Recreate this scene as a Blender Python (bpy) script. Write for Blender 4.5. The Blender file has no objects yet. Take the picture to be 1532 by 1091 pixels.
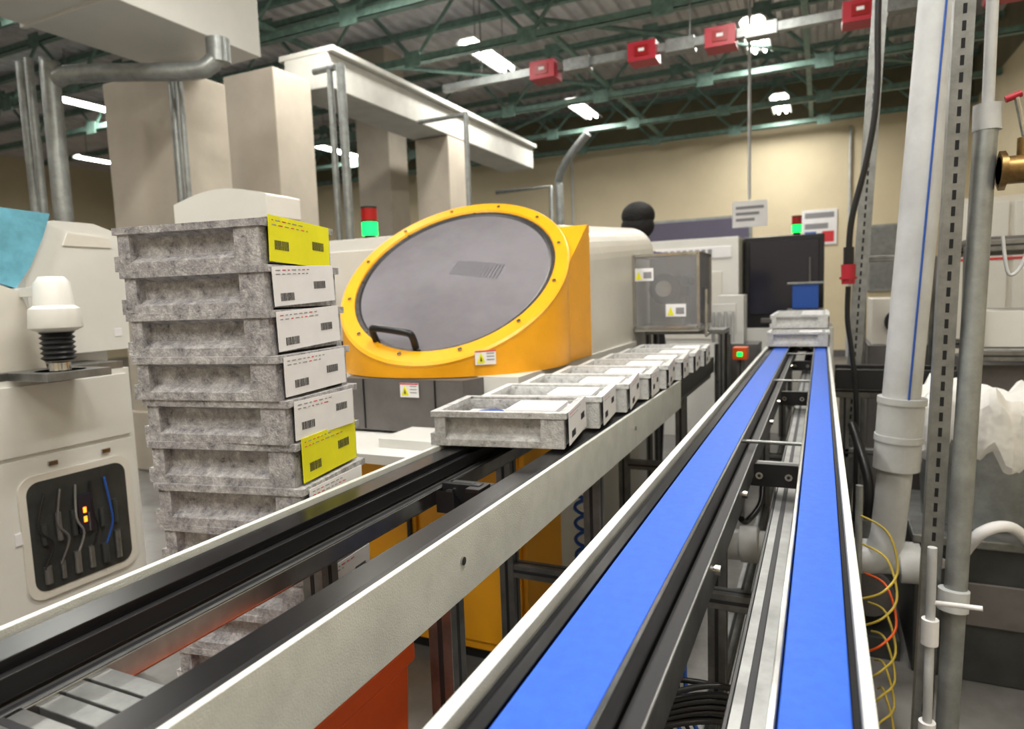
import bpy, math, random
from mathutils import Vector, Matrix
random.seed(7)
sc=bpy.context.scene
H=1.35
# ------------------------------------------------------------------ materials
def mat(name,col,rough=.5,metal=0,noise=0,nscale=20,col2=None,bump=0,bscale=80,emit=None,es=0,alpha=1,trans=0,spec=.5):
    m=bpy.data.materials.new(name); m.use_nodes=True
    nt=m.node_tree; b=nt.nodes['Principled BSDF']
    b.inputs['Base Color'].default_value=(*col,1); b.inputs['Roughness'].default_value=rough
    b.inputs['Metallic'].default_value=metal; b.inputs['Alpha'].default_value=alpha
    b.inputs['Specular IOR Level'].default_value=spec
    if trans: b.inputs['Transmission Weight'].default_value=trans
    if emit: b.inputs['Emission Color'].default_value=(*emit,1); b.inputs['Emission Strength'].default_value=es
    tc=nt.nodes.new('ShaderNodeTexCoord')
    if noise or col2:
        n=nt.nodes.new('ShaderNodeTexNoise'); n.inputs['Scale'].default_value=nscale; n.inputs['Detail'].default_value=6
        n.inputs['Roughness'].default_value=.65
        nt.links.new(tc.outputs['Object'],n.inputs['Vector'])
        r=nt.nodes.new('ShaderNodeValToRGB'); c2=col2 or tuple(max(0,c*(1-noise)) for c in col)
        r.color_ramp.elements[0].color=(*c2,1); r.color_ramp.elements[0].position=.35
        r.color_ramp.elements[1].color=(*col,1); r.color_ramp.elements[1].position=.62
        nt.links.new(n.outputs['Fac'],r.inputs['Fac']); nt.links.new(r.outputs['Color'],b.inputs['Base Color'])
    if bump:
        n2=nt.nodes.new('ShaderNodeTexNoise'); n2.inputs['Scale'].default_value=bscale
        nt.links.new(tc.outputs['Object'],n2.inputs['Vector'])
        bp=nt.nodes.new('ShaderNodeBump'); bp.inputs['Strength'].default_value=bump; bp.inputs['Distance'].default_value=.01
        nt.links.new(n2.outputs['Fac'],bp.inputs['Height']); nt.links.new(bp.outputs['Normal'],b.inputs['Normal'])
    return m
def marble(name,cols,scale,rough):
    m=mat(name,(.50,.50,.51),rough,spec=.3,bump=.3,bscale=220)
    nt=m.node_tree; b=nt.nodes['Principled BSDF']; tc=nt.nodes['Texture Coordinate']
    n=nt.nodes.new('ShaderNodeTexNoise'); n.inputs['Scale'].default_value=scale; n.inputs['Detail'].default_value=9; n.inputs['Roughness'].default_value=.85; n.inputs['Distortion'].default_value=.3
    nt.links.new(tc.outputs['Object'],n.inputs['Vector'])
    r=nt.nodes.new('ShaderNodeValToRGB'); e=r.color_ramp.elements
    e[0].position=.34; e[0].color=(*cols[0],1); e[1].position=.66; e[1].color=(*cols[3],1)
    k=e.new(.43); k.color=(*cols[1],1); k=e.new(.53); k.color=(*cols[2],1)
    nt.links.new(n.outputs['Fac'],r.inputs['Fac']); nt.links.new(r.outputs['Color'],b.inputs['Base Color'])
    return m
M={}
M['marble']=marble('tray_marbled_plastic',[(.07,.07,.085),(.28,.275,.295),(.42,.415,.435),(.68,.68,.69)],38,.65)
M['traymid']=marble('tray_pale_marbled_plastic',[(.12,.12,.135),(.40,.40,.41),(.52,.52,.53),(.72,.72,.73)],40,.6)
M['traywhite']=marble('tray_white_plastic',[(.26,.26,.28),(.56,.57,.58),(.66,.67,.68),(.76,.77,.78)],48,.5)
M['card']=mat('paper_card',(.80,.80,.83),.7,noise=.06,nscale=9)
M['ycard']=mat('yellow_paper_card',(.80,.77,.012),.7,noise=.08,nscale=9)
M['ink']=mat('printed_ink',(.03,.03,.035),.7)
M['inkg']=mat('printed_ink_faded',(.26,.26,.28),.7)
M['redink']=mat('red_ink',(.6,.05,.06),.7)
M['white']=mat('machine_white_paint',(.71,.71,.69),.36,noise=.05,nscale=3)
M['cream']=mat('machine_cream_paint',(.70,.68,.63),.38,noise=.06,nscale=4)
M['rail']=mat('conveyor_white_coating',(.64,.66,.64),.55,noise=.14,nscale=14,bump=.15,bscale=400)
M['yellow']=mat('machine_yellow_paint',(.84,.40,.008),.34,noise=.08,nscale=5)
M['gray']=mat('machine_dark_grey_paint',(.14,.132,.130),.45,noise=.2,nscale=10)
M['alu']=mat('aluminium_profile',(.29,.295,.295),.38,.8,noise=.35,nscale=12)
M['aludark']=mat('aluminium_groove',(.04,.04,.045),.5,.4)
M['steel']=mat('polished_steel',(.58,.58,.58),.2,1,noise=.25,nscale=25)
M['black']=mat('black_rubber_belt',(.009,.009,.011),.27,noise=.4,nscale=15)
M['blackp']=mat('black_plastic',(.013,.013,.015),.38)
M['blue']=mat('blue_belt',(.028,.125,.60),.5,noise=.14,nscale=60,bump=.05,bscale=500,spec=.35)
M['blueline']=mat('blue_plastic',(.02,.09,.38),.4)
M['bluefilm']=mat('blue_film',(.20,.54,.72),.2,noise=.35,nscale=6,bump=.8,bscale=12)
M['pvc']=mat('grey_pvc_pipe',(.56,.58,.60),.38,noise=.18,nscale=6)
M['pipeg']=mat('galvanised_pipe',(.34,.36,.36),.4,.5,noise=.3,nscale=12)
M['strut']=mat('galvanised_strut',(.30,.31,.31),.42,.7,noise=.3,nscale=20)
M['hole']=mat('slot_dark',(.01,.01,.012),.8)
M['wall']=mat('wall_cream_paint',(.70,.62,.45),.8,noise=.06,nscale=1.5,bump=.1,bscale=60)
M['wallhi']=mat('wall_upper_olive',(.22,.20,.13),.85,noise=.2,nscale=2)
M['column']=mat('column_cream_paint',(.54,.49,.42),.75,noise=.12,nscale=2.5)
M['beam']=mat('beam_white_paint',(.60,.60,.57),.7,noise=.15,nscale=3)
M['ceil']=mat('corrugated_roof_sheet',(.66,.65,.70),.36,.3,noise=.22,nscale=3)
M['truss']=mat('truss_green_paint',(.20,.32,.28),.5,noise=.35,nscale=12)
M['red']=mat('red_plastic',(.42,.02,.04),.4)
M['orange']=mat('orange_plastic',(.75,.11,.012),.4,noise=.1,nscale=8)
M['brass']=mat('brass',(.34,.22,.09),.4,.85,noise=.4,nscale=30)
M['screen']=mat('dark_window_glass',(.025,.025,.04),.12)
M['tube']=mat('fluorescent_tube',(1,1,1),.5,emit=(1,.98,.90),es=22)
M['green']=mat('green_signal_light',(.02,.7,.1),.3,emit=(.0,1,.12),es=1.8)
M['redl']=mat('red_signal_lens',(.30,.008,.008),.3)
M['floor']=mat('floor_concrete',(.22,.215,.21),.32,noise=.45,nscale=2.5,bump=.1,bscale=40)
M['plexi']=mat('clear_plexiglass',(.45,.46,.48),.06,alpha=.26)
M['dome']=mat('hazy_round_window',(.33,.32,.355),.11,.35,col2=(.25,.24,.265),nscale=1.6)
M['domed']=mat('window_vent_slits',(.12,.12,.14),.3)  # dark slits of the grille, drawn flat on the window disc
M['bag']=mat('plastic_bag',(.78,.78,.78),.35,noise=.1,nscale=8,bump=1.0,bscale=14)
M['yhose']=mat('yellow_hose',(.50,.38,.06),.4)
M['tank']=mat('dark_tank_paint',(.05,.054,.054),.4,noise=.4,nscale=8)
M['panelblue']=mat('dark_blue_panel',(.12,.11,.17),.5)
M['hair']=mat('black_hair',(.008,.007,.008),.7,bump=.6,bscale=60)
M['skin']=mat('skin',(.55,.33,.24),.55)
M['shirt']=mat('navy_shirt',(.04,.06,.13),.8)
M['pants']=mat('dark_trousers',(.03,.03,.04),.8)
M['led']=mat('orange_display',(.8,.2,.02),.4,emit=(1,.22,.02),es=3)
M['wood']=mat('brown_trim',(.30,.15,.08),.6)
# ------------------------------------------------------------------ builder
class B:
    def __init__(s,name,bevel=0):
        s.n=name; s.v=[]; s.f=[]; s.m=[]; s.sm=[]; s.mats=[]; s.bev=bevel; s.X=Matrix.Identity(4)
    def mi(s,k):
        if k not in s.mats: s.mats.append(k)
        return s.mats.index(k)
    def add(s,vs,fs,k,smooth=False,X=None):
        o=len(s.v); T=s.X@X if X is not None else s.X
        s.v+=[T@Vector(p) for p in vs]; i=s.mi(k)
        for f in fs: s.f.append([a+o for a in f]); s.m.append(i); s.sm.append(smooth)
    def box(s,x0,x1,y0,y1,z0,z1,k,X=None):
        vs=[(x,y,z) for z in(z0,z1) for y in(y0,y1) for x in(x0,x1)]
        s.add(vs,[(0,2,3,1),(4,5,7,6),(0,1,5,4),(2,6,7,3),(0,4,6,2),(1,3,7,5)],k,X=X)
    def taper(s,b,t,z0,z1,k,X=None):
        vs=[(x,y,z) for (r,z) in((b,z0),(t,z1)) for y in r[2:] for x in r[:2]]
        s.add(vs,[(0,2,3,1),(4,5,7,6),(0,1,5,4),(2,6,7,3),(0,4,6,2),(1,3,7,5)],k,X=X)
    def tube(s,pts,r,k,n=12,caps=True):
        P=[Vector(p) for p in pts]; rs=r if isinstance(r,(list,tuple)) else [r]*len(P)
        vs=[]; up=None
        for i,p in enumerate(P):
            d=(P[min(i+1,len(P)-1)]-P[max(i-1,0)])
            if d.length<1e-9: d=Vector((0,0,1))
            d.normalize()
            if up is None: up=Vector((0,0,1)) if abs(d.z)<.9 else Vector((1,0,0))
            up=(up-d*up.dot(d))
            if up.length<1e-6: up=Vector((0,1,0))-d*d.y
            up.normalize(); q=d.cross(up)
            for j in range(n):
                a=2*math.pi*j/n; vs.append(p+(up*math.cos(a)+q*math.sin(a))*rs[i])
        fs=[]
        for i in range(len(P)-1):
            for j in range(n):
                a=i*n+j; b=i*n+(j+1)%n; fs.append((a,b,b+n,a+n))
        s.add(vs,fs,k,True)
        if caps:
            s.add(vs[:n],[tuple(range(n))[::-1]],k); s.add(vs[-n:],[tuple(range(n))],k)
    def prism(s,poly,axis,a0,a1,k,X=None,smooth=False):
        n=len(poly)
        def P(u,v,a): return {'x':(a,u,v),'y':(u,a,v),'z':(u,v,a)}[axis]
        vs=[P(u,v,a0) for u,v in poly]+[P(u,v,a1) for u,v in poly]
        s.add(vs,[(i,(i+1)%n,(i+1)%n+n,i+n) for i in range(n)],k,smooth,X)
        s.add(vs,[tuple(range(n))[::-1],tuple(range(n,2*n))],k,False,X)
    def lathe(s,prof,c,k,n=32,X=None):
        vs=[(c[0]+r*math.cos(2*math.pi*j/n),c[1]+r*math.sin(2*math.pi*j/n),c[2]+z) for r,z in prof for j in range(n)]
        fs=[(i*n+j,i*n+(j+1)%n,(i+1)*n+(j+1)%n,(i+1)*n+j) for i in range(len(prof)-1) for j in range(n)]
        s.add(vs,fs,k,True,X)
    def ball(s,c,r,k,n=16):
        rx,ry,rz=r if isinstance(r,tuple) else (r,r,r)
        vs=[];fs=[]
        for i in range(n+1):
            t=math.pi*i/n
            for j in range(2*n):
                a=math.pi*j/n; vs.append((c[0]+rx*math.sin(t)*math.cos(a),c[1]+ry*math.sin(t)*math.sin(a),c[2]-rz*math.cos(t)))
        for i in range(n):
            for j in range(2*n): fs.append((i*2*n+j,i*2*n+(j+1)%(2*n),(i+1)*2*n+(j+1)%(2*n),(i+1)*2*n+j))
        s.add(vs,fs,k,True)
    def profile(s,p0,p1,w,k='alu',h=None):
        h=h or w; p0=Vector(p0);p1=Vector(p1); d=p1-p0; ax=max(range(3),key=lambda i:abs(d[i]))
        o=[i for i in range(3) if i!=ax]; hw={o[0]:w/2,o[1]:h/2}
        lo=[0]*3;hi=[0]*3
        lo[ax],hi[ax]=min(p0[ax],p1[ax]),max(p0[ax],p1[ax])
        for i in o: lo[i]=p0[i]-hw[i]; hi[i]=p0[i]+hw[i]
        s.box(lo[0],hi[0],lo[1],hi[1],lo[2],hi[2],k)
        for i in o:
            j=[q for q in o if q!=i][0]
            l2=lo[:];h2=hi[:]
            l2[i]-=.0006;h2[i]+=.0006; c=(lo[j]+hi[j])/2; l2[j]=c-.005;h2[j]=c+.005
            l2[ax]+=.001;h2[ax]-=.001
            s.box(l2[0],h2[0],l2[1],h2[1],l2[2],h2[2],'aludark')
    def done(s):
        me=bpy.data.meshes.new(s.n); me.from_pydata([tuple(v) for v in s.v],[],s.f)
        for k in s.mats: me.materials.append(M[k])
        me.polygons.foreach_set('material_index',s.m); me.polygons.foreach_set('use_smooth',s.sm)
        me.update(); ob=bpy.data.objects.new(s.n,me); sc.collection.objects.link(ob)
        if s.bev:
            b=ob.modifiers.new('bevel','BEVEL'); b.width=s.bev; b.segments=2; b.limit_method='ANGLE'; b.angle_limit=math.radians(40)
            b.use_clamp_overlap=True
        return ob
def sm(pts,n=6):
    P=[Vector(p) for p in pts]; P=[P[0]]+P+[P[-1]]; out=[]
    for i in range(1,len(P)-2):
        a,b,c,d=P[i-1],P[i],P[i+1],P[i+2]
        for j in range(n):
            t=j/n; out.append(.5*((2*b)+(c-a)*t+(2*a-5*b+4*c-d)*t*t+(3*b-a-3*c+d)*t**3))
    out.append(P[-2]); return out
def TR(x,y,z,deg=0): return Matrix.Translation((x,y,z))@Matrix.Rotation(math.radians(deg),4,'Z')
# ------------------------------------------------------------------ room
XL,XR,YF,YB,ZC=-18,2.3,-4,14,5.15
b=B('floor'); b.box(XL,XR,YF,YB,-.1,0,'floor'); b.done()
b=B('wall_back'); b.box(XL,XR,YB,YB+.2,0,4.35,'wall'); b.box(XL,XR,YB,YB+.2,4.35,ZC+.2,'wallhi'); b.done()
b=B('wall_left'); b.box(XL-.2,XL,YF,YB+.2,0,ZC+.2,'wall'); b.done()
b=B('wall_right'); b.box(XR,XR+.2,YF,YB+.2,0,4.35,'wall'); b.box(XR,XR+.2,YF,YB+.2,4.35,ZC+.2,'wallhi'); b.done()
b=B('wall_front'); b.box(XL,XR,YF-.2,YF,0,ZC+.2,'wall'); b.done()
b=B('baseboard_back'); b.box(XL,XR,YB-.02,YB,0,.12,'gray'); b.done()
b=B('ceiling')
xs=[];x=XL
while x<XR-.2:
    xs+=[(x,0),(x+.07,0),(x+.10,.05),(x+.19,.05)]; x+=.22
xs.append((XR,0))
vs=[(x,YF,ZC+z) for x,z in xs]+[(x,YB,ZC+z) for x,z in xs]; n=len(xs)
b.add(vs,[(i,i+1,i+1+n,i+n) for i in range(n-1)],'ceil'); b.box(XL,XR,YF,YB,ZC+.08,ZC+.15,'ceil'); b.done()
def truss(y,z0,z1,x0,x1):
    b=B('roof_truss')
    for z in(z0,z1):
        b.box(x0,x1,y-.05,y-.042,z-.04,z+.04,'truss'); b.box(x0,x1,y-.05,y+.05,z-.04,z-.032,'truss')
    x=x0; up=True
    while x+.75<=x1:
        a,c=(z0,z1) if up else (z1,z0)
        b.tube([(x,y,a),(x+.75,y,c)],.026,'truss',4); b.box(x-.11,x+.11,y-.06,y-.05,a-.09,a+.09,'truss')
        x+=.75; up=not up
    return b.done()
for y,z0 in((4.4,4.35),(6.0,4.30),(7.2,4.22),(9.95,4.24),(11.85,4.26),(13.5,4.28)): truss(y,z0,ZC-.12,-13.5,XR-.02)
b=B('roof_purlins')
for y in(5.2,6.8,8.5,10.9,12.8): b.box(XL+.05,XR-.02,y-.04,y+.04,ZC-.09,ZC-.005,'truss')
for x in(-5.6,-2.9,-.2): b.box(x-.035,x+.035,3.0,13.9,4.36,4.41,'truss')
for (p,q) in [((-5.6,7.2,4.39),(-2.9,9.95,4.39)),((-2.9,7.2,4.39),(-.2,9.95,4.39)),((-.2,9.95,4.39),(1.9,11.85,4.39)),((-2.9,9.95,4.39),(-5.6,11.85,4.39)),((-2.9,6.0,4.39),(-.2,4.4,4.39)),((-5.6,4.4,4.39),(-2.9,6.0,4.39))]:
    b.tube([p,q],.03,'truss',4)
b.done()
def lamp(x,y,z=4.4,power=60,L=1.15):
    b=B('fluorescent_light_fixture')
    b.prism([(-.16,0),(-.10,.06),(.10,.06),(.16,0),(.14,0),(.09,.045),(-.09,.045),(-.14,0)],'y',-L/2-.04,L/2+.04,'white')
    for dx in(-.06,.06): b.tube([(dx,-L/2,.010),(dx,L/2,.010)],.022,'tube',10)
    for dy in(-.4,.4): b.tube([(0,dy,.06),(0,dy,ZC-z-.01)],.006,'strut',6)
    o=b.done(); o.location=(x,y,z)
    l=bpy.data.lights.new('tube_glow','AREA'); l.shape='RECTANGLE'; l.size=.25; l.size_y=L; l.energy=power; l.color=(1,.96,.89)
    lo=bpy.data.objects.new('tube_glow',l); sc.collection.objects.link(lo); lo.parent=o; lo.location=(0,0,-.03)
for p in [(-3.9,8.05),(-.76,9.1),(-3.66,11.05),(-.66,12.6),(-10,6.9),(-13.5,9.45),(-9,11.3),(-7,4.0),(-3.9,4.9),(-.7,5.2),(-2.4,1.2),(-.4,1.8),(.9,.2),(-2.4,-1.8),(-.2,-1.8),(-6.5,0.5),(-11,1.5)]:
    lamp(*p,power=52)  # later list entries, from behind the sixth, are extra lamps added to brighten the room
b=B('crane_beam',.01); b.box(-4.95,-4.40,5.45,10.6,3.45,3.78,'beam'); b.box(-5.02,-4.33,5.45,10.6,3.78,3.84,'beam'); b.done()
def column(x,y,w,d,h=ZC-.01):
    b=B('column',.01); b.box(x-w/2,x+w/2,y-d/2,y+d/2,0,h,'column'); b.box(x-w/2-.02,x+w/2+.02,y-d/2-.02,y+d/2+.02,0,.5,'column'); b.done()
column(-4.85,3.95,.80,.5,3.15); column(-4.85,5.1,.62,.5,3.5); column(-4.65,8.0,.5,.5,3.44); column(-6.3,9.0,.6,.5)
b=B('air_duct',.008); b.box(-4.7,-3.85,.6,4.0,3.20,3.72,'white')
for y in(1.6,2.8): b.box(-4.72,-3.83,y,y+.03,3.18,3.74,'white')
for y in(1.0,3.5): b.tube([(-4.3,y,3.72),(-4.3,y,ZC-.01)],.01,'strut',6)
b.done()
b=B('exhaust_pipe')
b.tube(sm([(-3.80,3.55,3.18),(-3.80,3.55,3.10),(-3.84,3.5,3.00),(-3.98,3.42,2.96),(-4.6,3.1,2.96),(-4.75,3.02,2.92),(-4.78,3.0,2.8),(-4.78,3.0,0)],8),.06,'pipeg',16)
b.tube([(-3.80,3.55,3.02),(-3.80,3.55,3.18)],.078,'pipeg',16); b.done()
b=B('conduit_poles')
for x,y,r in((-5.0,3.0,.028),(-5.12,3.02,.035),(-3.9,5.0,.040),(-4.02,5.0,.028),(-3.7,6.95,.030),(-4.36,3.62,.03),(-4.28,3.62,.02)): b.tube([(x,y,0),(x,y,3.45 if x>-4.2 else 3.1)],r,'pipeg',10)
b.tube([(-3.96,5.0,3.43),(-4.2,5.0,3.43)],.03,'pipeg',8)
b.tube([(-3.7,6.95,3.42),(-4.33,6.95,3.42)],.025,'pipeg',8); b.done()
b=B('vertical_duct_pipe'); b.tube(sm([(-4.1,11,0),(-4.1,11,2.9),(-4.1,11,3.3),(-3.9,10.9,3.6),(-3.5,10.8,3.95)],4),.07,'pipeg',14); b.tube([(-4.25,11,0),(-4.25,11,3.2),(-5.3,11,3.2)],.04,'pipeg',10); b.done()
b=B('busbar_trunking'); b.box(-4,2.28,6.97,7.05,3.72,3.80,'pipeg')
for x in(-2.72,-1.65,-.90,.28,1.35):
    b.box(x-.14,x+.14,6.86,7.10,3.64,3.82,'red'); b.box(x-.07,x+.07,6.85,6.86,3.68,3.78,'redl'); b.box(x-.03,x+.03,6.845,6.85,3.72,3.75,'card')
    b.box(x+.22,x+.5,6.93,7.07,3.69,3.81,'strut')
for x in(-3.5,-1.2,.8): b.tube([(x,7.0,3.80),(x,7.0,ZC-.01)],.008,'strut',6)
b.done()
b=B('hanging_sign'); b.tube([(-.78,8.45,2.38),(-.78,8.45,4.6)],.018,'pvc',8); b.box(-.97,-.58,8.44,8.46,2.06,2.36,'card')
for i,z in enumerate((2.29,2.22,2.15)): b.box(-.93,-.62-.05*i,8.435,8.44,z-.02,z+.012,'inkg')
b.done()
b=B('wall_notice_board',.01); b.box(-3.3,-1.3,YB-.05,YB,2.1,2.72,'panelblue'); b.box(-3.36,-1.24,YB-.03,YB,2.05,2.77,'pipeg'); b.done()
b=B('wall_sign',.004); b.box(-.35,.25,YB-.03,YB,2.1,2.75,'card'); b.box(-.3,.2,YB-.035,YB-.03,2.6,2.7,'inkg'); b.box(-.3,.1,YB-.035,YB-.03,2.4,2.5,'inkg'); b.box(-.3,-.1,YB-.035,YB-.03,2.15,2.35,'blueline'); b.box(0,.2,YB-.035,YB-.03,2.15,2.35,'redink'); b.done()
b=B('wall_mirror_window',.01); b.box(.75,1.45,YB-.06,YB,1.2,2.4,'pipeg'); b.box(.8,1.4,YB-.07,YB-.06,1.25,2.35,'plexi'); b.done()
b=B('wall_conduits'); 
for x in(-4.9,.45,1.75): b.tube([(x,YB-.04,0),(x,YB-.04,4.2)],.025,'pvc',8)
b.done()
b=B('door_1',.006); x0=XR-.004; b.box(x0-.05,x0,7.4,8.6,.005,2.3,'card'); b.box(x0-.07,x0,7.3,7.4,.005,2.4,'wood'); b.box(x0-.07,x0,8.6,8.7,.005,2.4,'wood'); b.box(x0-.07,x0,7.3,8.7,2.3,2.4,'wood'); b.tube([(x0-.09,7.5,1.05),(x0-.09,7.62,1.05)],.012,'steel',8); b.done()
# ------------------------------------------------------------------ conveyors
ZT=.98
def boltY(b,x,y,z): 
    b.tube([(x,y,z),(x,y-.006,z)],.009,'steel',8); b.tube([(x,y-.006,z),(x,y-.0065,z)],.004,'hole',6)
b=B('blue_belt_conveyor',.0012)
Y0,Y1=-.25,6.0
for xa,xb in((-.256,-.178),(-.030,.028)):
    b.box(xa,xb,Y0,Y1,.966,ZT,'blue'); b.box(xa+.004,xb-.004,Y0,Y1,.952,.966,'aludark')
    b.profile(((xa+xb)/2,Y0,.912),((xa+xb)/2,Y1,.912),.06,'alu',.075)
b.box(-.303,-.288,Y0,Y1,.85,.988,'rail'); b.box(-.284,-.262,Y0,Y1,.955,.976,'black'); b.box(-.288,-.262,Y0,Y1,.87,.955,'blackp')
b.box(.036,.047,Y0,Y1,.85,.988,'rail'); b.box(.0285,.036,Y0,Y1,.90,.97,'black')
b.box(-.176,-.170,Y0,Y1,.93,.984,'steel'); b.box(-.168,-.146,Y0,Y1,.90,.945,'aludark'); b.box(-.146,-.142,Y0,Y1,.90,.952,'alu')
b.box(-.038,-.0315,Y0,Y1,.93,.984,'steel')
b.profile((-.072,Y0,.84),(-.072,Y1,.84),.045,'alu',.045)
b.box(-.096,-.090,Y0,Y1,.80,.865,'blackp')
for y in(-.1,1.70,2.9,4.1,5.3):
    b.profile((-.17,y,.905),(-.04,y,.905),.04,'alu',.04)
    b.tube([(-.17,y+.06,.962),(-.035,y+.06,.962)],.005,'strut',8)
    b.box(-.15,-.045,y-.035,y-.02,.875,.93,'blackp')
    for x in(-.13,-.065): boltY(b,x,y-.035,.902)
for y in(1.72,3.3,4.9):
    for x in(-.235,-.0): b.profile((x,y,.0),(x,y,.87),.045)
    b.profile((-.235,y,.55),(0,y,.55),.04); b.profile((-.235,y,.25),(0,y,.25),.04)
b.profile((-.235,.9,.30),(-.235,Y1,.30),.04)
for x in(-.235,0.0): b.profile((x,-.2,0),(x,-.2,.87),.045)
for y in(.9,1.3,2.1,2.5,3.7):
    b.tube([(-.303,y,.915),(-.307,y,.915)],.008,'steel',8)
    b.tube([(-.142,y+.1,.93),(-.132,y+.1,.93)],.008,'steel',8)
b.done()
b=B('black_belt_conveyor',.0012)
Y0,Y1=-.25,3.75
b.box(-.848,-.796,Y0,Y1,.964,.979,'black'); b.box(-.586,-.540,Y0,Y1,.964,.979,'black')
b.box(-.844,-.80,Y0,Y1,.948,.964,'aludark'); b.box(-.582,-.544,Y0,Y1,.945,.964,'aludark')
b.profile((-.822,Y0,.924),(-.822,Y1,.924),.05,'alu',.045); b.profile((-.563,Y0,.905),(-.563,Y1,.905),.035,'alu',.075)
b.box(-.870,-.858,Y0,Y1,.86,.986,'rail'); b.box(-.858,-.850,Y0,Y1,.90,.972,'blackp')
b.box(-.795,-.782,Y0,Y1,.940,.966,'blackp'); b.profile((-.772,Y0,.918),(-.772,Y1,.918),.024,'alu',.034); b.box(-.762,-.757,Y0,Y1,.905,.935,'steel')
b.box(-.592,-.587,Y0,Y1,.93,.972,'blackp')
b.box(-.540,-.528,Y0,Y1,.90,.980,'blackp')
b.box(-.528,-.518,Y0,2.75,.868,.982,'rail')
for y in(.9,2.0): b.tube([(-.518,y,.93),(-.5145,y,.93)],.007,'steel',10)
for y in(.36,1.28,2.4,3.4):
    b.profile((-.765,y,.915),(-.585,y,.915),.045,'alu',.04)
    b.box(-.757,-.60,y-.04,y-.024,.895,.945,'blackp')
    for x in(-.735,-.635):
        b.prism([(0,0),(0,.05),(.05,0)],'x',x-.022,x+.022,'blackp',X=Matrix.Translation((0,y-.09+.024,.885)))
        boltY(b,x,y-.042,.925)
for i in range(3): b.box(-.757,-.60,.395+i*.028,.419+i*.028,.918,.930,'strut')
b.box(-.757,-.60,.393,.48,.910,.918,'blackp')
for y in(.92,1.72,3.0):
    for x in(-.565,-.83): b.profile((x,y,0),(x,y,.868 if x>-.7 else .90),.045)
    b.profile((-.83,y,.55),(-.565,y,.55),.04); b.profile((-.83,y,.2),(-.565,y,.2),.04)
b.profile((-.565,.92,.25),(-.565,3,.25),.04)
b.box(-.62,-.60,1.12,1.14,.90,.985,'blackp'); b.box(-.62,-.59,1.10,1.15,.975,.983,'blackp')
b.done()
b=B('frame_crossbars',.001)
for y,z in((1.62,.60),(1.80,.52)): b.profile((-.54,y,z),(-.05,y,z),.04)
b.done()
b=B('slat_chain_conveyor',.002)
for i in range(10): b.box(.075+i*.045,.075+i*.045+.038,3.22,3.38,.955,.968,'blackp')
b.box(.06,.53,3.19,3.22,.90,.985,'blackp'); b.box(.06,.53,3.38,3.41,.90,.985,'blackp'); b.profile((.06,3.30,.88),(.53,3.30,.88),.06)
for x in(.10,.50): b.profile((x,3.30,0),(x,3.30,.85),.04)
for z in(.3,.6): b.profile((.10,3.30,z),(.50,3.30,z),.04)
b.done()
# ------------------------------------------------------------------ trays
def card(b,X,w,h,k,seed):
    rnd=random.Random(seed)
    b.box(0,w,-.0015,0,0,h,k,X=X)
    bw=w*.2
    for (bx,bz) in((w*rnd.uniform(.06,.2),h*rnd.uniform(.1,.3)),(w*rnd.uniform(.58,.72),h*rnd.uniform(.35,.5))):
        x=bx
        while x<bx+bw:
            t=rnd.choice((.0012,.0022,.003)); b.box(x,x+t,-.0022,-.0015,bz,bz+h*.20,'ink',X=X); x+=t+.0018
    for i in range(2):
        z=h*(.9-.1*i); x=w*.05
        while x<w*rnd.uniform(.4,.9):
            t=w*rnd.uniform(.02,.07); b.box(x,x+t,-.0020,-.0015,z-.0010,z+.0008,rnd.choice(('inkg','inkg','inkg','redink')),X=X); x+=t+.007
def tray(b,X,seed,main='marble',cardk='card',inner='traywhite',ch=.07):
    rnd=random.Random(seed)
    old=b.X; b.X=b.X@X; w,d,h=.335,.25,.086
    bx=b.box
    bx(.008,w-.008,.008,d-.008,.004,.012,main)
    bx(-.004,w+.004,-.004,.016,h-.014,h,main); bx(-.004,w+.004,d-.016,d+.004,h-.014,h,main)
    bx(-.004,.016,.016,d-.016,h-.014,h,main); bx(w-.016,w+.004,.016,d-.016,h-.014,h,main)
    for y0,y1,yr0,yr1 in((0,.022,.022,.028),(d-.022,d,d-.028,d-.022)):
        bx(.004,.032,y0,y1,0,h-.014,main); bx(w-.060,w-.004,y0,y1,0,h-.014,main)
        bx(.032,w-.060,y0,y1,0,.016,main)
        bx(.004,w-.004,yr0,yr1,.004,h-.006,main)
    b.prism([(.0,.016),(.022,.016),(.022,.030)],'x',.032,w-.060,main)
    b.prism([(.0,h-.014),(.022,h-.014),(.022,h-.022)],'x',.032,w-.060,main)
    bx(.004,.014,.022,d-.022,.004,h-.014,main); bx(w-.014,w-.004,.022,d-.022,.004,h-.014,main)
    bx(-.010,.004,d*.3,d*.7,h-.03,h-.004,main); 
    bx(-.008,.006,.0,.02,.0,.03,main)
    bx(.03,w*.45,.04,d-.04,.012,h-.030,inner); bx(w*.5,w*.93,.035,d-.035,.012,h-.016+.006*rnd.random(),inner)
    bx(w*.52,w*.9,.05,d-.06,h-.012,h-.002,'card')
    cX=Matrix.Translation((w+.006,.012,.006))@Matrix.Rotation(math.radians(90),4,'Z')@Matrix.Rotation(math.radians(rnd.uniform(-3,3)),4,'Y')
    card(b,cX,.215,ch,cardk,seed)
    b.X=old
b=B('lens_tray_stack',.0015)
for i in range(16):
    z=1.511-.086*(i+1); k=min(i/7,1.2)
    jx=random.uniform(-.007,.007); jy=random.uniform(-.006,.006)
    tray(b,TR(-1.278+.055*k+jx,.904+jy,z,9+random.uniform(-1.4,1.4)),i*3+1,'marble','ycard' if i in(0,5) else 'card',ch=.088 if i in(0,5) else .076)
b.done()
b=B('tray_dolly',.003); b.box(-1.27,-.88,.90,1.23,.095,.132,'blackp')
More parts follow.
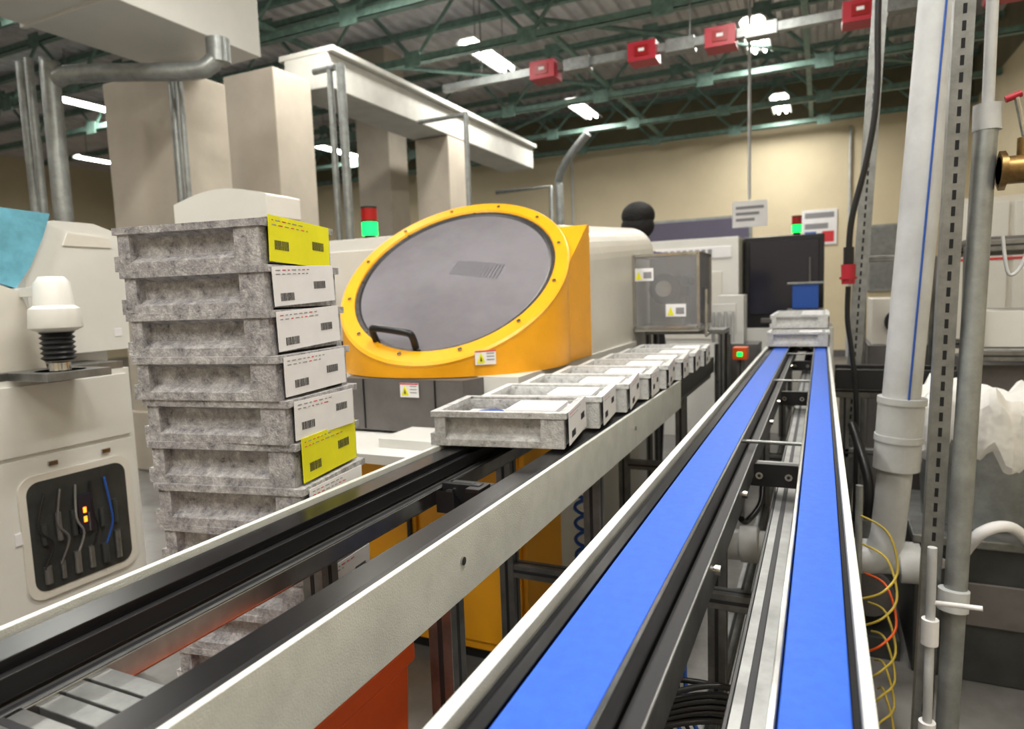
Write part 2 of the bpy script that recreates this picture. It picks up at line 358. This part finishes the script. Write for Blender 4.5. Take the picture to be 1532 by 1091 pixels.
for x in(-1.2,-.95):
    for y in(.97,1.16): b.tube([(x-.012,y,.04),(x+.012,y,.04)],.04,'blackp',14); b.box(x-.02,x+.02,y-.015,y+.015,.04,.095,'steel')
b.done()
for i in range(8):
    b=B('lens_tray',.0015)
    tray(b,Matrix.Identity(4),50+i,'traymid' if i==0 else 'traywhite','card',ch=.082)
    if i==0: b.tube([(.11,.12,.056),(.11,.12,.066)],[.034,.036],'blueline',24)
    o=b.done(); o.matrix_world=TR(-.872+.006*i,1.40+i*.258,.987,8-i*.6)
for i,(y,l) in enumerate(((4.32,0),(4.6,0),(4.88,0),(5.16,0),(5.44,0),(4.62,1),(4.9,1),(5.18,1))):
    b=B('lens_tray',.0015); tray(b,Matrix.Identity(4),80+i,'traywhite','card'); 
    o=b.done(); o.matrix_world=TR(-.293,y,.990+l*.092,0)
# ------------------------------------------------------------------ yellow generator machine
b=B('lens_generator_machine',.004)
cx,cy,R=-1.365,2.42,.464; G=(-.134,.70); ZB=1.075
def zc(x,y): return 1.44+G[0]*(x-cx)+G[1]*(y-cy)
n=72; ring=[(math.cos(2*math.pi*i/n),math.sin(2*math.pi*i/n)) for i in range(n)]
def P(r,i,dz): x=cx+r*ring[i%n][0]; y=cy+r*ring[i%n][1]; return (x,y,zc(x,y)+dz)
vs=[(cx+R*c,cy+R*s,ZB) for c,s in ring]+[P(R,i,0) for i in range(n)]
b.add(vs,[(i,(i+1)%n,(i+1)%n+n,i+n) for i in range(n)],'yellow',True)
def band(r0,z0,r1,z1,k):
    vs=[P(r0,i,z0) for i in range(n)]+[P(r1,i,z1) for i in range(n)]
    b.add(vs,[(i,(i+1)%n,(i+1)%n+n,i+n) for i in range(n)],k,True)
band(R,0,R+.004,.012,'yellow'); band(R+.004,.012,R-.004,.018,'yellow'); band(R-.004,.018,.412,.018,'yellow')
band(.412,.018,.410,.006,'yellow'); band(.410,.010,.394,.010,'steel'); band(.394,.010,.386,.004,'blackp')
b.add([P(.387,i,.004) for i in range(n)],[tuple(range(n))],'dome')
nrm=Vector((-G[0],-G[1],1)).normalized()
for i in range(0,n,6):
    p=Vector(P(.432,i,.018)); b.tube([p,p+nrm*.006],.008,'steel',8)
for i in range(3,n,9):
    p=Vector(P(.402,i,.010)); b.tube([p,p+nrm*.004],.006,'steel',8)
def onp(u,v,dz):
    x=cx+u;y=cy+v; return Vector((x,y,zc(x,y)+dz))
for i in range(15):
    u=-.03+i*.015; b.add([onp(u,.00,.0055),onp(u+.006,.00,.0055),onp(u+.006,.085,.0055),onp(u,.085,.0055)],[(0,1,2,3)],'domed')
h0,h1=onp(-.13,-.385,.012),onp(.04,-.385,.012)
b.tube(sm([h0,h0+nrm*.05,h0+nrm*.065+(h1-h0)*.12,h1+nrm*.065-(h1-h0)*.12,h1+nrm*.05,h1],5),.013,'blackp',10)
b.prism([(2.50,ZB),(2.84,ZB),(2.84,1.645),(2.81,1.645),(2.50,1.425)],'x',-1.80,-.925,'yellow')
def body_sec(y,top,xr):
    arc=[(xr-.17+.17*math.cos(t),top-.17+.17*math.sin(t)) for t in [math.radians(a) for a in range(0,91,10)]]
    return [(x,y,z) for x,z in [(xr,1.05)]+arc+[(-1.78,top),(-1.78,1.05)]]
s0=body_sec(2.84,1.66,-.935); s1=body_sec(4.3,1.76,-.975); n_=len(s0)
b.add(s0+s1,[(i,(i+1)%n_,(i+1)%n_+n_,i+n_) for i in range(n_)],'cream'); b.add(s0,[tuple(range(n_))[::-1]],'cream'); b.add(s1,[tuple(range(n_))],'cream')
b.box(-1.78,-.93,2.05,3.66,.86,ZB,'white'); b.box(-1.78,-.98,3.66,4.3,.06,1.05,'white')
b.box(-1.80,-.925,2.06,2.40,.06,.86,'yellow'); b.box(-1.78,-.93,2.40,3.66,.06,.86,'cream'); b.box(-1.76,-.98,2.10,4.25,0,.06,'blackp')
b.prism([(-1.58,1.95),(-1.09,1.95),(-1.06,2.06),(-1.62,2.06)],'z',.885,1.072,'gray')
for x in(-1.50,-1.20): b.box(x-.002,x+.002,1.945,1.95,.89,1.07,'blackp')
b.box(-1.77,-1.37,2.045,2.06,.10,.83,'yellow'); b.box(-1.35,-.945,2.045,2.06,.10,.83,'yellow'); b.box(-1.40,-1.385,2.03,2.045,.4,.55,'blackp')
b.box(-1.72,-.93,1.66,2.05,.845,.875,'white'); b.box(-1.72,-1.70,1.66,2.05,.875,.93,'white'); b.box(-1.3,-.98,1.75,1.95,.875,.905,'white')
def label(c,w,h,nx):
    X=Matrix.Translation(c)@Matrix.Rotation(nx,4,'Z')
    b.box(-w/2,w/2,-.004,0,-h/2,h/2,'card',X=X)
    b.prism([(-w*.42,-h*.36),(-w*.02,-h*.36),(-w*.22,h*.36)],'y',-.0055,-.004,'ycard',X=X); b.prism([(-w*.27,-h*.25),(-w*.17,-h*.25),(-w*.22,h*.1)],'y',-.0062,-.0055,'ink',X=X)
    for i in range(3): b.box(w*.05,w*.42,-.005,-.004,h*(.25-.22*i),h*(.32-.22*i),'inkg',X=X)
    b.box(-w/2,w/2,-.005,-.004,h*.4,h*.5,'redink',X=X)
label((-1.30,1.945,1.035),.075,.05,0)
label((cx+R*math.cos(-.86)+.002,cy+R*math.sin(-.86)-.004,1.14),.075,.05,.71)
label((cx+R*math.cos(-2.55)-.002,cy+R*math.sin(-2.55)-.002,1.12),.06,.05,-.98)
for i in range(6): b.box(-.932,-.928,2.45,2.75,.90+i*.02,.908+i*.02,'hole')
b.done()
b=B('spindle_guard_unit',.003)
x0,x1,y0,y1,z0,z1=-.950,-.60,3.70,4.12,1.145,1.545
for X_,Y_ in((x0,y0),(x1,y0),(x0,y1),(x1,y1)): b.box(X_-.008,X_+.008,Y_-.008,Y_+.008,z0,z1,'steel')
for z in(z0,z1):
    b.box(x0,x1,y0-.008,y0+.008,z-.008,z+.008,'steel'); b.box(x0,x1,y1-.008,y1+.008,z-.008,z+.008,'steel'); b.box(x0-.008,x0+.008,y0,y1,z-.008,z+.008,'steel'); b.box(x1-.008,x1+.008,y0,y1,z-.008,z+.008,'steel')
b.box(x0,x1,y0-.002,y0+.002,z0,z1,'plexi'); b.box(x1-.002,x1+.002,y0,y1,z0,z1,'plexi'); b.box(x0,x1,y0,y1,z1-.004,z1,'plexi')
b.box(x0,x1,y1-.02,y1-.01,z0,z1,'gray'); b.box(x0,x1,y0,y1,z0-.02,z0,'white')
b.tube([(-.80,3.78,1.36),(-.80,4.06,1.36)],.085,'blackp',20); b.tube([(-.80,3.76,1.36),(-.80,3.78,1.36)],.045,'steel',16); b.box(-.9,-.7,3.85,4.05,1.15,1.31,'alu')
b.tube([(-.69,3.8,1.40),(-.69,4.0,1.40)],.028,'blackp',12)
def lab2(b,x,z,y):
    b.box(x-.055,x+.055,y-.006,y-.003,z-.035,z+.035,'card'); b.prism([(x-.045,z-.025),(x-.01,z-.025),(x-.028,z+.02)],'y',y-.008,y-.006,'ycard'); b.box(x+.0,x+.045,y-.008,y-.006,z-.02,z+.015,'inkg')
lab2(b,-.895,1.44,y0); lab2(b,-.72,1.24,y0)
for X_ in(-.91,-.50): 
    for Y_ in(3.85,4.05): b.profile((X_,Y_,0),(X_,Y_,1.10),.03)
b.box(-.925,-.485,3.83,4.07,1.1,1.125,'alu')
b.tube([(-.56,3.7,1.10),(-.56,3.7,1.35)],.008,'steel',8); b.tube([(-.56,3.7,1.10),(-.56,3.85,1.11)],.008,'steel',8)
b.done()
b=B('edging_machine',.012)
b.box(-1.5,-.66,6.2,7.2,0,1.8,'white'); b.box(-1.42,-.72,6.19,6.2,1.62,1.72,'card')
x=-1.36
for i in range(9): b.box(x,x+.035,6.183,6.19,1.64,1.70,'inkg'); x+=.055
b.box(-1.35,-.8,6.19,6.2,.9,1.5,'cream'); b.done()
b=B('dark_window_machine',.012)
b.box(-.64,.10,6.5,7.3,0,.98,'white'); b.box(-.64,.02,6.5,7.3,.98,1.80,'blackp'); b.box(-.60,-.02,6.485,6.5,1.10,1.76,'screen'); b.box(-.10,-.085,6.47,6.485,1.2,1.6,'gray')
b.box(-.5,-.15,6.48,6.5,1.02,1.07,'gray'); b.done()
def tower(x,y,z):
    b=B('signal_tower_light',.001); b.tube([(x,y,z),(x,y,z+.03)],.03,'blackp',14)
    b.tube([(x,y,z+.03),(x,y,z+.10)],.042,'green',20); b.tube([(x,y,z+.10),(x,y,z+.106)],.044,'blackp',20)
    b.tube([(x,y,z+.106),(x,y,z+.17)],.042,'redl',20); b.tube([(x,y,z+.17),(x,y,z+.18)],.043,'blackp',20); b.done()
tower(-2.17,2.95,1.662); tower(-.21,6.7,1.802)
b=B('white_machine_cabinet',.02); b.box(-2.42,-1.84,2.75,3.6,0,1.66,'white'); b.box(-2.40,-1.86,2.74,2.75,.9,1.6,'cream'); b.box(-2.3,-1.95,2.735,2.74,.95,1.15,'screen'); b.done()
b=B('blue_junction_box',.004); b.box(-.22,-.02,6.05,6.25,1.16,1.36,'blueline'); b.box(-.26,.02,6.04,6.3,1.36,1.38,'strut'); b.profile((-.24,6.17,0),(-.24,6.17,1.12),.04); b.profile((.0,6.17,0),(.0,6.17,1.12),.04); b.box(-.26,.02,6.1,6.24,1.12,1.16,'strut'); b.done()
b=B('control_box',.003); b.box(-.46,-.38,4.0,4.1,.94,1.01,'orange'); b.box(-.435,-.405,3.995,4.0,.96,.985,'green'); b.profile((-.42,4.05,0),(-.42,4.05,.94),.04); b.done()
b=B('pneumatic_valve_rack',.003)
b.profile((-.56,4.6,0),(-.56,4.6,1.25),.04); b.box(-.66,-.50,4.55,4.58,1.05,1.25,'white')
for i in range(4): b.tube([(-.64+i*.04,4.52,1.0),(-.64+i*.04,4.52,1.2)],.012,'pvc',10)
b.tube(sm([(-.6,4.4,1.0),(-.6,4.35,.8),(-.52,4.3,.7),(-.5,4.4,.5)]),.008,'blackp',6); b.box(-.70,-.40,5.0,5.3,0,.95,'gray'); b.box(-.68,-.50,5.02,5.25,.95,1.3,'white'); b.done()
b=B('lens_inspection_machine',.015)
arc=[(-2.40+.50*t,1.765+.04*math.sin(math.pi*t)) for t in [i/12 for i in range(13)]]
b.prism([(-2.40,1.68)]+arc+[(-1.90,1.68)],'y',1.95,2.13,'white'); b.box(-2.38,-1.92,1.96,2.12,1.0,1.67,'white'); b.box(-2.40,-1.90,1.90,2.13,0,1.0,'cream'); b.box(-2.3,-2.0,1.95,1.96,1.2,1.55,'screen'); b.done()
b=B('polishing_machine',.012)
xf=-2.3
b.box(-3.0,xf,.45,1.62,.06,1.14,'white'); b.box(-2.95,xf-.04,.5,1.58,0,.06,'blackp')
b.box(xf,xf+.012,.62,1.60,.90,1.12,'white'); b.box(xf,xf+.012,.62,1.60,.30,.885,'white')
def rrect(y0,y1,z0,z1,r):
    out=[]
    for cy_,cz_,a0 in((y1-r,z1-r,0),(y0+r,z1-r,90),(y0+r,z0+r,180),(y1-r,z0+r,270)):
        for a in range(0,91,15): t=math.radians(a0+a); out.append((cy_+r*math.cos(t),cz_+r*math.sin(t)))
    return out
b.prism(rrect(1.20,1.575,.42,.83,.05),'x',xf+.012,xf+.020,'cream'); b.prism(rrect(1.222,1.553,.445,.808,.04),'x',xf+.020,xf+.022,'tank')
for i in range(6):
    y=1.26+i*.048; r_=random.uniform(.007,.013)
    b.tube([(xf+.026,y,.47),(xf+.026,y,.47+.04+.06*random.random())],r_,random.choice(('gray','alu','tank')),10)
    b.tube([(xf+.026,y,.60),(xf+.026,y,.66+.08*random.random())],.009,random.choice(('gray','tank')),8)
for i in range(5): b.tube(sm([(xf+.03,1.25+i*.05,.52),(xf+.036,1.28+i*.05,.60),(xf+.036,1.24+i*.06,.66),(xf+.03,1.27+i*.05,.77)],5),.004,random.choice(('gray','blueline','blackp','pipeg')),6)
b.box(xf+.022,xf+.034,1.37,1.42,.60,.73,'screen'); b.box(xf+.034,xf+.036,1.385,1.396,.635,.655,'led'); b.box(xf+.034,xf+.036,1.385,1.396,.667,.687,'led')
b.box(xf+.012,xf+.017,1.18,1.22,.62,.66,'card'); b.box(xf+.012,xf+.03,.70,.80,.70,.72,'steel')
for y in(1.30,1.48): b.box(xf+.012,xf+.02,y,y+.03,.85,.865,'steel')
b.box(-2.9,xf,.5,1.6,1.14,1.165,'alu')
prof=[(1.38,1.20),(1.72,1.20),(1.73,1.58),(1.70,1.64),(1.62,1.665),(1.48,1.665),(1.40,1.645),(1.36,1.60)]
b.prism(prof,'x',-2.95,-2.42,'white'); b.box(-2.9,-2.5,1.42,1.68,0,1.2,'white'); b.box(-2.42,-2.417,1.66,1.69,1.25,1.28,'card')
b.prism([(1.50,1.58),(1.68,1.58),(1.67,1.615),(1.52,1.625)],'x',-2.42,-2.414,'cream')
prof=[(.6,1.165),(1.36,1.165),(1.35,1.30),(1.30,1.42),(1.22,1.45),(.6,1.48)]
b.prism(prof,'x',-2.85,-2.34,'cream')
b.prism([(.6,1.47),(1.24,1.455),(1.31,1.43),(1.36,1.50),(1.41,1.60),(1.44,1.68),(1.2,1.69),(.6,1.76)],'x',-2.415,-2.37,'bluefilm')
c=(-2.2,1.32)
b.lathe([(0,1.46),(.035,1.46),(.05,1.44),(.055,1.37),(.07,1.36),(.075,1.30),(.045,1.285),(0,1.285)],(c[0],c[1],0),'white',24)
pr=[]
for i in range(6): pr+=[(.05,1.285-i*.016),(.04,1.277-i*.016)]
b.lathe(pr,(c[0],c[1],0),'blackp',24); b.lathe([(.03,1.19),(.03,1.165),(.07,1.165)],(c[0],c[1],0),'steel',24); b.box(-2.3,-2.1,1.22,1.42,1.14,1.165,'alu')
b.box(-2.42,-2.2,1.30,1.34,1.40,1.43,'white')
b.done()
b=B('orange_storage_bin',.006); b.taper((-.775,-.625,.50,.83),(-.795,-.595,.46,.85),0.0,.77,'orange'); b.box(-.805,-.588,.45,.86,.77,.805,'orange'); b.done()
b=B('coiled_air_hose'); pts=[]
for i in range(110): t=i/110; a=t*2*math.pi*5; pts.append((-.665+.036*math.cos(a),1.95+.036*math.sin(a),.76-.26*t))
b.tube(pts,.006,'blueline',6); b.tube([(-.665+.03,1.95,.76),(-.63,1.95,.90)],.006,'blueline',6); b.tube([(-.635,1.95,.0),(-.635,1.95,.5)],.006,'blueline',6); b.done()
b=B('cable_bundle')
for i in range(14):
    o=random.uniform(-.03,.03); z=.52+random.uniform(-.04,.05)
    b.tube(sm([(-.50,1.0+o,z-.12),(-.38,1.12+o,z+.02+o),(-.27,1.2+o,z+.04),(-.14,1.25+o,z+.03-o),(-.05,1.3+o*2,z-.05)],6),.006,'blackp',6)
for i in range(9):
    o=i*.018; b.tube(sm([(-.42+o,1.5,.75),(-.40+o,1.4,.45),(-.33+o,1.3+o,.2),(-.28-o,1.2,.02)],6),.005,'blackp' if i%2 else 'blueline',6)
b.tube(sm([(-.14,1.9,.86),(-.14,1.85,.78),(-.17,1.8,.74),(-.18,1.75,.76)],6),.008,'blackp',6)
b.done()
# ------------------------------------------------------------------ right-hand pipework
b=B('pvc_waste_pipe')
b.tube([(.335,2.4,2.9),(.303,2.4,2.17),(.228,2.4,.92)],.054,'pvc',28)
b.tube([(.233,2.4,.98),(.222,2.4,.76)],.066,'pvc',28); b.tube([(.235,2.4,.99),(.234,2.4,.97)],.070,'pvc',28); b.tube([(.228,2.4,.87),(.227,2.4,.85)],.070,'pvc',28)
b.tube(sm([(.222,2.4,.78),(.21,2.4,.62),(.20,2.4,.52),(.17,2.4,.46),(.10,2.4,.45)],6),.05,'pvc',24)
b.tube([(-.50,2.42,.43),(.28,2.42,.46)],.054,'pvc',24)
for x in(-.25,.24): b.tube([(x,2.42,.443),(x+.06,2.42,.447)],.064,'pvc',24)
b.tube([(.352,2.36,2.9),(.316,2.345,2.17),(.245,2.345,.95)],.003,'blueline',6)
b.done()
def strut(name,p0,p1,w,X=0):
    b=B(name); p0=Vector(p0);p1=Vector(p1); d=(p1-p0); L=d.length; z=d.normalized(); x=Vector((1,0,0)); x=(x-z*x.dot(z)).normalized(); y=z.cross(x)
    T=Matrix(((x.x,y.x,z.x,p0.x),(x.y,y.y,z.y,p0.y),(x.z,y.z,z.z,p0.z),(0,0,0,1)))
    b.box(-w/2,w/2,0,.004,0,L,'strut',X=T); b.box(-w/2,-w/2+.004,.004,.04,0,L,'strut',X=T); b.box(w/2-.004,w/2,.004,.04,0,L,'strut',X=T)
    zz=.02
    while zz<L-.05: b.box(-.004,.004,-.0008,0,zz,zz+.022,'hole',X=T); zz+=.038
    b.done()
strut('slotted_steel_strut',(.245,1.9,0),(.318,1.9,3.1),.042)
strut('slotted_steel_strut',(.10,3.55,0),(.30,3.55,4.2),.06)
b=B('grey_standpipe'); b.tube([(.285,1.83,0),(.345,1.95,1.6),(.352,1.96,1.75)],.025,'pipeg',16); b.tube([(.30,1.86,.55),(.302,1.864,.60)],.034,'pvc',16); b.tube([(.352,1.96,1.7),(.352,1.96,1.76)],.030,'pvc',16); b.tube([(.352,1.96,1.7),(.36,1.96,3.0)],.013,'pvc',10); b.done()
b=B('brass_valve'); 
b.tube([(.372,1.93,1.60),(.50,1.93,1.60)],.032,'brass',16); b.tube([(.372,1.93,1.60),(.385,1.93,1.60)],.045,'brass',6); b.tube([(.44,1.93,1.60),(.50,1.93,1.60)],.042,'brass',8); b.tube([(.42,1.93,1.6),(.42,1.93,1.67)],.015,'brass',10); b.tube([(.38,1.93,1.76),(.41,1.93,1.77)],.008,'red',8); b.tube([(.42,1.93,1.67),(.40,1.93,1.77)],.006,'steel',8)
b.tube(sm([(.44,1.93,1.56),(.43,1.93,1.4),(.40,1.93,1.36),(.385,1.93,1.45)],6),.004,'pvc',6); b.tube([(.5,1.93,1.6),(XR-.004,1.93,1.6)],.02,'brass',10); b.done()
b=B('water_line_with_valves'); b.tube([(.235,1.72,0),(.235,1.72,.75)],.010,'pvc',10)
for z in(.55,.30): b.tube([(.235,1.72,z-.03),(.235,1.72,z+.03)],.018,'card',12)
b.tube([(.235,1.72,.62),(.33,1.70,.63)],.006,'card',8); b.tube([(.33,1.62,.15),(.33,1.62,.32)],.012,'card',10); b.tube([(.30,1.62,.26),(.36,1.62,.28)],.009,'card',8); b.tube([(.33,1.62,0),(.33,1.62,.15)],.010,'pvc',10); b.done()
b=B('power_cable_with_plug'); b.tube(sm([(.22,3.1,3.4),(.19,3.1,2.5),(.19,3.1,2.1),(.16,3.1,1.85),(.11,3.1,1.62),(.10,3.1,1.47)],8),.012,'blackp',8)
b.tube([(.10,3.1,1.50),(.10,3.1,1.42)],.020,'blackp',12); b.tube([(.10,3.1,1.43),(.10,3.1,1.35)],[.028,.025],'red',14); b.tube([(.10,3.1,1.38),(.10,3.1,1.37)],.033,'red',14)
b.tube(sm([(.10,3.1,1.34),(.10,3.11,1.2),(.12,3.12,1.05),(.14,3.13,.8),(.14,3.13,.02)],8),.010,'blackp',8); b.done()
b=B('waste_bin_with_bag',.002)
b.lathe([(.0,.503),(.175,.503),(.20,.92),(.205,.92)],(.52,2.82,0),'pipeg',32)
prof=[(.180,.72),(.206,.76),(.212,.86),(.216,.92),(.19,.965),(.14,.93),(0,.88)]
vs=[];nn=72
for r,z in prof:
    for j in range(nn):
        a=2*math.pi*j/nn; w=1+.035*math.sin(7*a)+.025*math.sin(17*a+z*30); zz=z+(.022*math.sin(3*a+1)+.014*math.sin(11*a)+.008*math.sin(19*a))*(1 if z>.8 else 1.8)
        vs.append((.52+r*w*math.cos(a),2.82+r*w*math.sin(a),zz))
b.add(vs,[(i*nn+j,i*nn+(j+1)%nn,(i+1)*nn+(j+1)%nn,(i+1)*nn+j) for i in range(len(prof)-1) for j in range(nn)],'bag',True)
b.done()
b=B('dark_coolant_tank',.006); b.box(.30,1.1,2.57,3.10,.0,.47,'tank'); b.box(.29,1.12,2.55,3.12,.47,.50,'strut'); b.box(.45,.7,2.56,2.57,.2,.35,'gray'); b.tube([(.37,2.52,.42),(.37,2.57,.42)],.02,'steel',10)
b.tube(sm([(.42,2.52,.44),(.46,2.44,.56),(.54,2.47,.58),(.62,2.56,.50)]),.018,'card',10); b.done()
b=B('coolant_pump',.004); b.box(.07,.27,2.62,2.98,0,.08,'tank'); b.tube([(.17,2.66,.22),(.17,2.95,.22)],.085,'gray',24)
for i in range(9): b.tube([(.17,2.69+i*.026,.22),(.17,2.698+i*.026,.22)],.095,'tank',24)
b.tube([(.17,2.80,.30),(.17,2.80,.46)],.04,'strut',14); b.tube(sm([(.17,2.80,.44),(.17,2.80,.60),(.14,2.90,.72),(.12,3.0,.78)]),.018,'blackp',10); b.box(.10,.24,2.84,2.94,.30,.40,'blackp'); b.done()
b=B('crumpled_white_bag'); vs=[];nn=40;pr=[(0,.0),(.09,.0),(.11,.05),(.10,.11),(.06,.16),(.02,.20),(0,.20)]
for r,z in pr:
    for j in range(nn):
        a=2*math.pi*j/nn; w=1+.12*math.sin(5*a+z*20)+.07*math.sin(11*a); vs.append((.42+r*w*math.cos(a)*.8,2.70+r*w*math.sin(a)*.8,.502+z+(.01*math.sin(7*a) if z>0 else 0)))
b.done() if False else None
b=B('yellow_air_hoses')
for i in range(7):
    o=.01*i; b.tube(sm([(.11+o,2.2,.66-.09*i),(.18,2.12,.64-.08*i),(.20,2.05,.56-.08*i),(.16,1.98,.52-.075*i),(.10+o,2.0,.48-.075*i)],6),.0035,'yhose' if i!=2 else 'orange',6)
b.tube([(.11,2.2,.0),(.11,2.2,.75)],.01,'pipeg',8); b.done()
b=B('machine_frame',.002)
for x,y in((.62,3.7),(1.2,3.7),(.62,4.4),(1.2,4.4)): b.profile((x,y,0),(x,y,1.5),.05)
for z in(.5,1.0,1.5): b.profile((.62,3.7,z),(1.2,3.7,z),.05); b.profile((.62,4.4,z),(1.2,4.4,z),.05)
b.box(.66,1.16,3.75,4.35,.52,.95,'gray'); b.box(.62,1.2,3.68,4.42,1.52,1.54,'gray'); b.box(.7,1.0,3.8,4.2,1.03,1.2,'white'); b.done()
b=B('white_storage_cabinet',.01); b.box(1.0,1.7,6.5,7.2,0,2.0,'cream'); b.box(1.05,1.33,6.48,6.5,.1,1.95,'white'); b.box(1.37,1.65,6.48,6.5,.1,1.95,'white'); b.box(1.0,1.7,6.475,6.48,1.50,1.52,'redink'); b.done()
b=B('grinding_station',.01); b.box(.28,.62,4.9,5.5,0,.95,'gray'); b.box(.30,.60,4.95,5.4,.95,1.25,'cream'); b.tube([(.45,4.90,1.10),(.45,4.94,1.10)],.08,'blackp',20); b.profile((.24,4.8,0),(.24,4.8,1.5),.04); b.profile((.24,4.8,1.5),(.62,4.8,1.5),.04); b.profile((.62,4.8,0),(.62,4.8,1.5),.04); b.done()
b=B('pressure_gauge'); b.tube([(.20,4.2,1.80),(.20,4.25,1.80)],.05,'pvc',20); b.tube([(.20,4.199,1.80),(.20,4.2,1.80)],.042,'card',20); b.tube([(.20,4.23,1.80),(.20,4.23,0)],.008,'strut',6); b.done()
# ------------------------------------------------------------------ person behind the machines
px,py=-1.19,4.80; ZO=.04
verts=[];edges=[];rad=[]
def V(p,r,par=None):
    verts.append((px+p[0],py+p[1],p[2]+ZO*(p[2]>.3))); rad.append(r)
    if par is not None: edges.append((par,len(verts)-1))
    return len(verts)-1
pel=V((0,0,1.02),.15); wa=V((0,0,1.20),.14,pel); ch=V((0,0,1.42),.165,wa); nk=V((0,0,1.60),.075,ch); hd=V((0,0,1.68),.06,nk)
for sx in(-1,1):
    sh=V((.18*sx,0,1.52),.07,ch); el=V((.24*sx,.04,1.24),.045,sh); wr=V((.22*sx,.22,1.12),.03,el); pm=V((.215*sx,.30,1.11),.032,wr)
    for k in range(4):
        a=V((.215*sx+(-.03+.02*k),.345,1.10),.010,pm); c=V((.215*sx+(-.033+.022*k),.375+.004*(1.5-abs(k-1.5)),1.085),.009,a); V((.215*sx+(-.033+.022*k),.385,1.065),.008,c)
    t=V((.215*sx-.045*sx,.30,1.10),.011,pm); V((.215*sx-.055*sx,.33,1.09),.009,t)
    hp=V((.10*sx,0,.92),.10,pel); kn=V((.11*sx,.01,.50),.062,hp); an=V((.11*sx,-.01,.09),.042,kn); V((.12*sx,.14,.035),.035,an)
me=bpy.data.meshes.new('body'); me.from_pydata(verts,edges,[])
body=bpy.data.objects.new('body',me); sc.collection.objects.link(body)
s=body.modifiers.new('skin','SKIN')
for i,r in enumerate(rad): me.skin_vertices[0].data[i].radius=(r,r*.8 if i<3 else r)
me.skin_vertices[0].data[0].use_root=True
body.modifiers.new('sub','SUBSURF').levels=2
dg=bpy.context.evaluated_depsgraph_get(); nm=bpy.data.meshes.new_from_object(body.evaluated_get(dg))
nm.name='body'; body.modifiers.clear(); body.data=nm
nm.materials.clear()
for k in('skin','shirt','pants'): nm.materials.append(M[k])
for p in nm.polygons:
    c=p.center; z=c.z-ZO; p.use_smooth=True
    p.material_index=2 if z<1.0 and abs(c.y-py)<.2 else (1 if z<1.58 and c.y-py<.2 else 0)
person=bpy.data.objects.new('standing_person',None); sc.collection.objects.link(person)
body.parent=person
b=B('head'); hz=1.80+ZO
b.ball((px,py+.01,hz),(.075,.095,.115),'skin',16); b.ball((px,py+.105,hz-.01),(.013,.018,.022),'skin',8)
for sx in(-1,1): b.ball((px+.03*sx,py+.092,hz+.01),(.012,.008,.009),'card',8); b.ball((px+.03*sx,py+.099,hz+.01),(.005,.003,.005),'ink',6); b.ball((px+.078*sx,py+.0,hz-.01),(.010,.02,.03),'skin',8)
b.ball((px,py+.095,hz-.05),(.022,.008,.006),'redink',8)
o=b.done(); o.parent=person
b=B('hair'); b.ball((px,py-.02,hz+.045),(.118,.112,.10),'hair',16); b.ball((px,py-.04,hz-.03),(.118,.085,.10),'hair',14); o=b.done(); o.parent=person
# ------------------------------------------------------------------ world, camera
w=bpy.data.worlds.new('world'); sc.world=w; w.use_nodes=True
w.node_tree.nodes['Background'].inputs[0].default_value=(.8,.83,.9,1); w.node_tree.nodes['Background'].inputs[1].default_value=.3
cd=bpy.data.cameras.new('camera'); cam=bpy.data.objects.new('camera',cd); sc.collection.objects.link(cam)
F=1000
Yv=Vector((463,119,-F)).normalized(); s_=-.035; Uv=Vector((s_,1,(463*s_+119)/F)).normalized(); Rv=Yv.cross(Uv)
m=Matrix((Rv,Yv,Uv)).to_4x4(); m.translation=(0,0,H); cam.matrix_world=m
cd.sensor_width=36; cd.lens=36*F/1532; cd.clip_start=.02
cd.dof.use_dof=True; cd.dof.focus_distance=1.1; cd.dof.aperture_fstop=5.0
sc.camera=cam
sc.view_settings.view_transform='Standard'; sc.view_settings.exposure=.15; sc.view_settings.gamma=.92
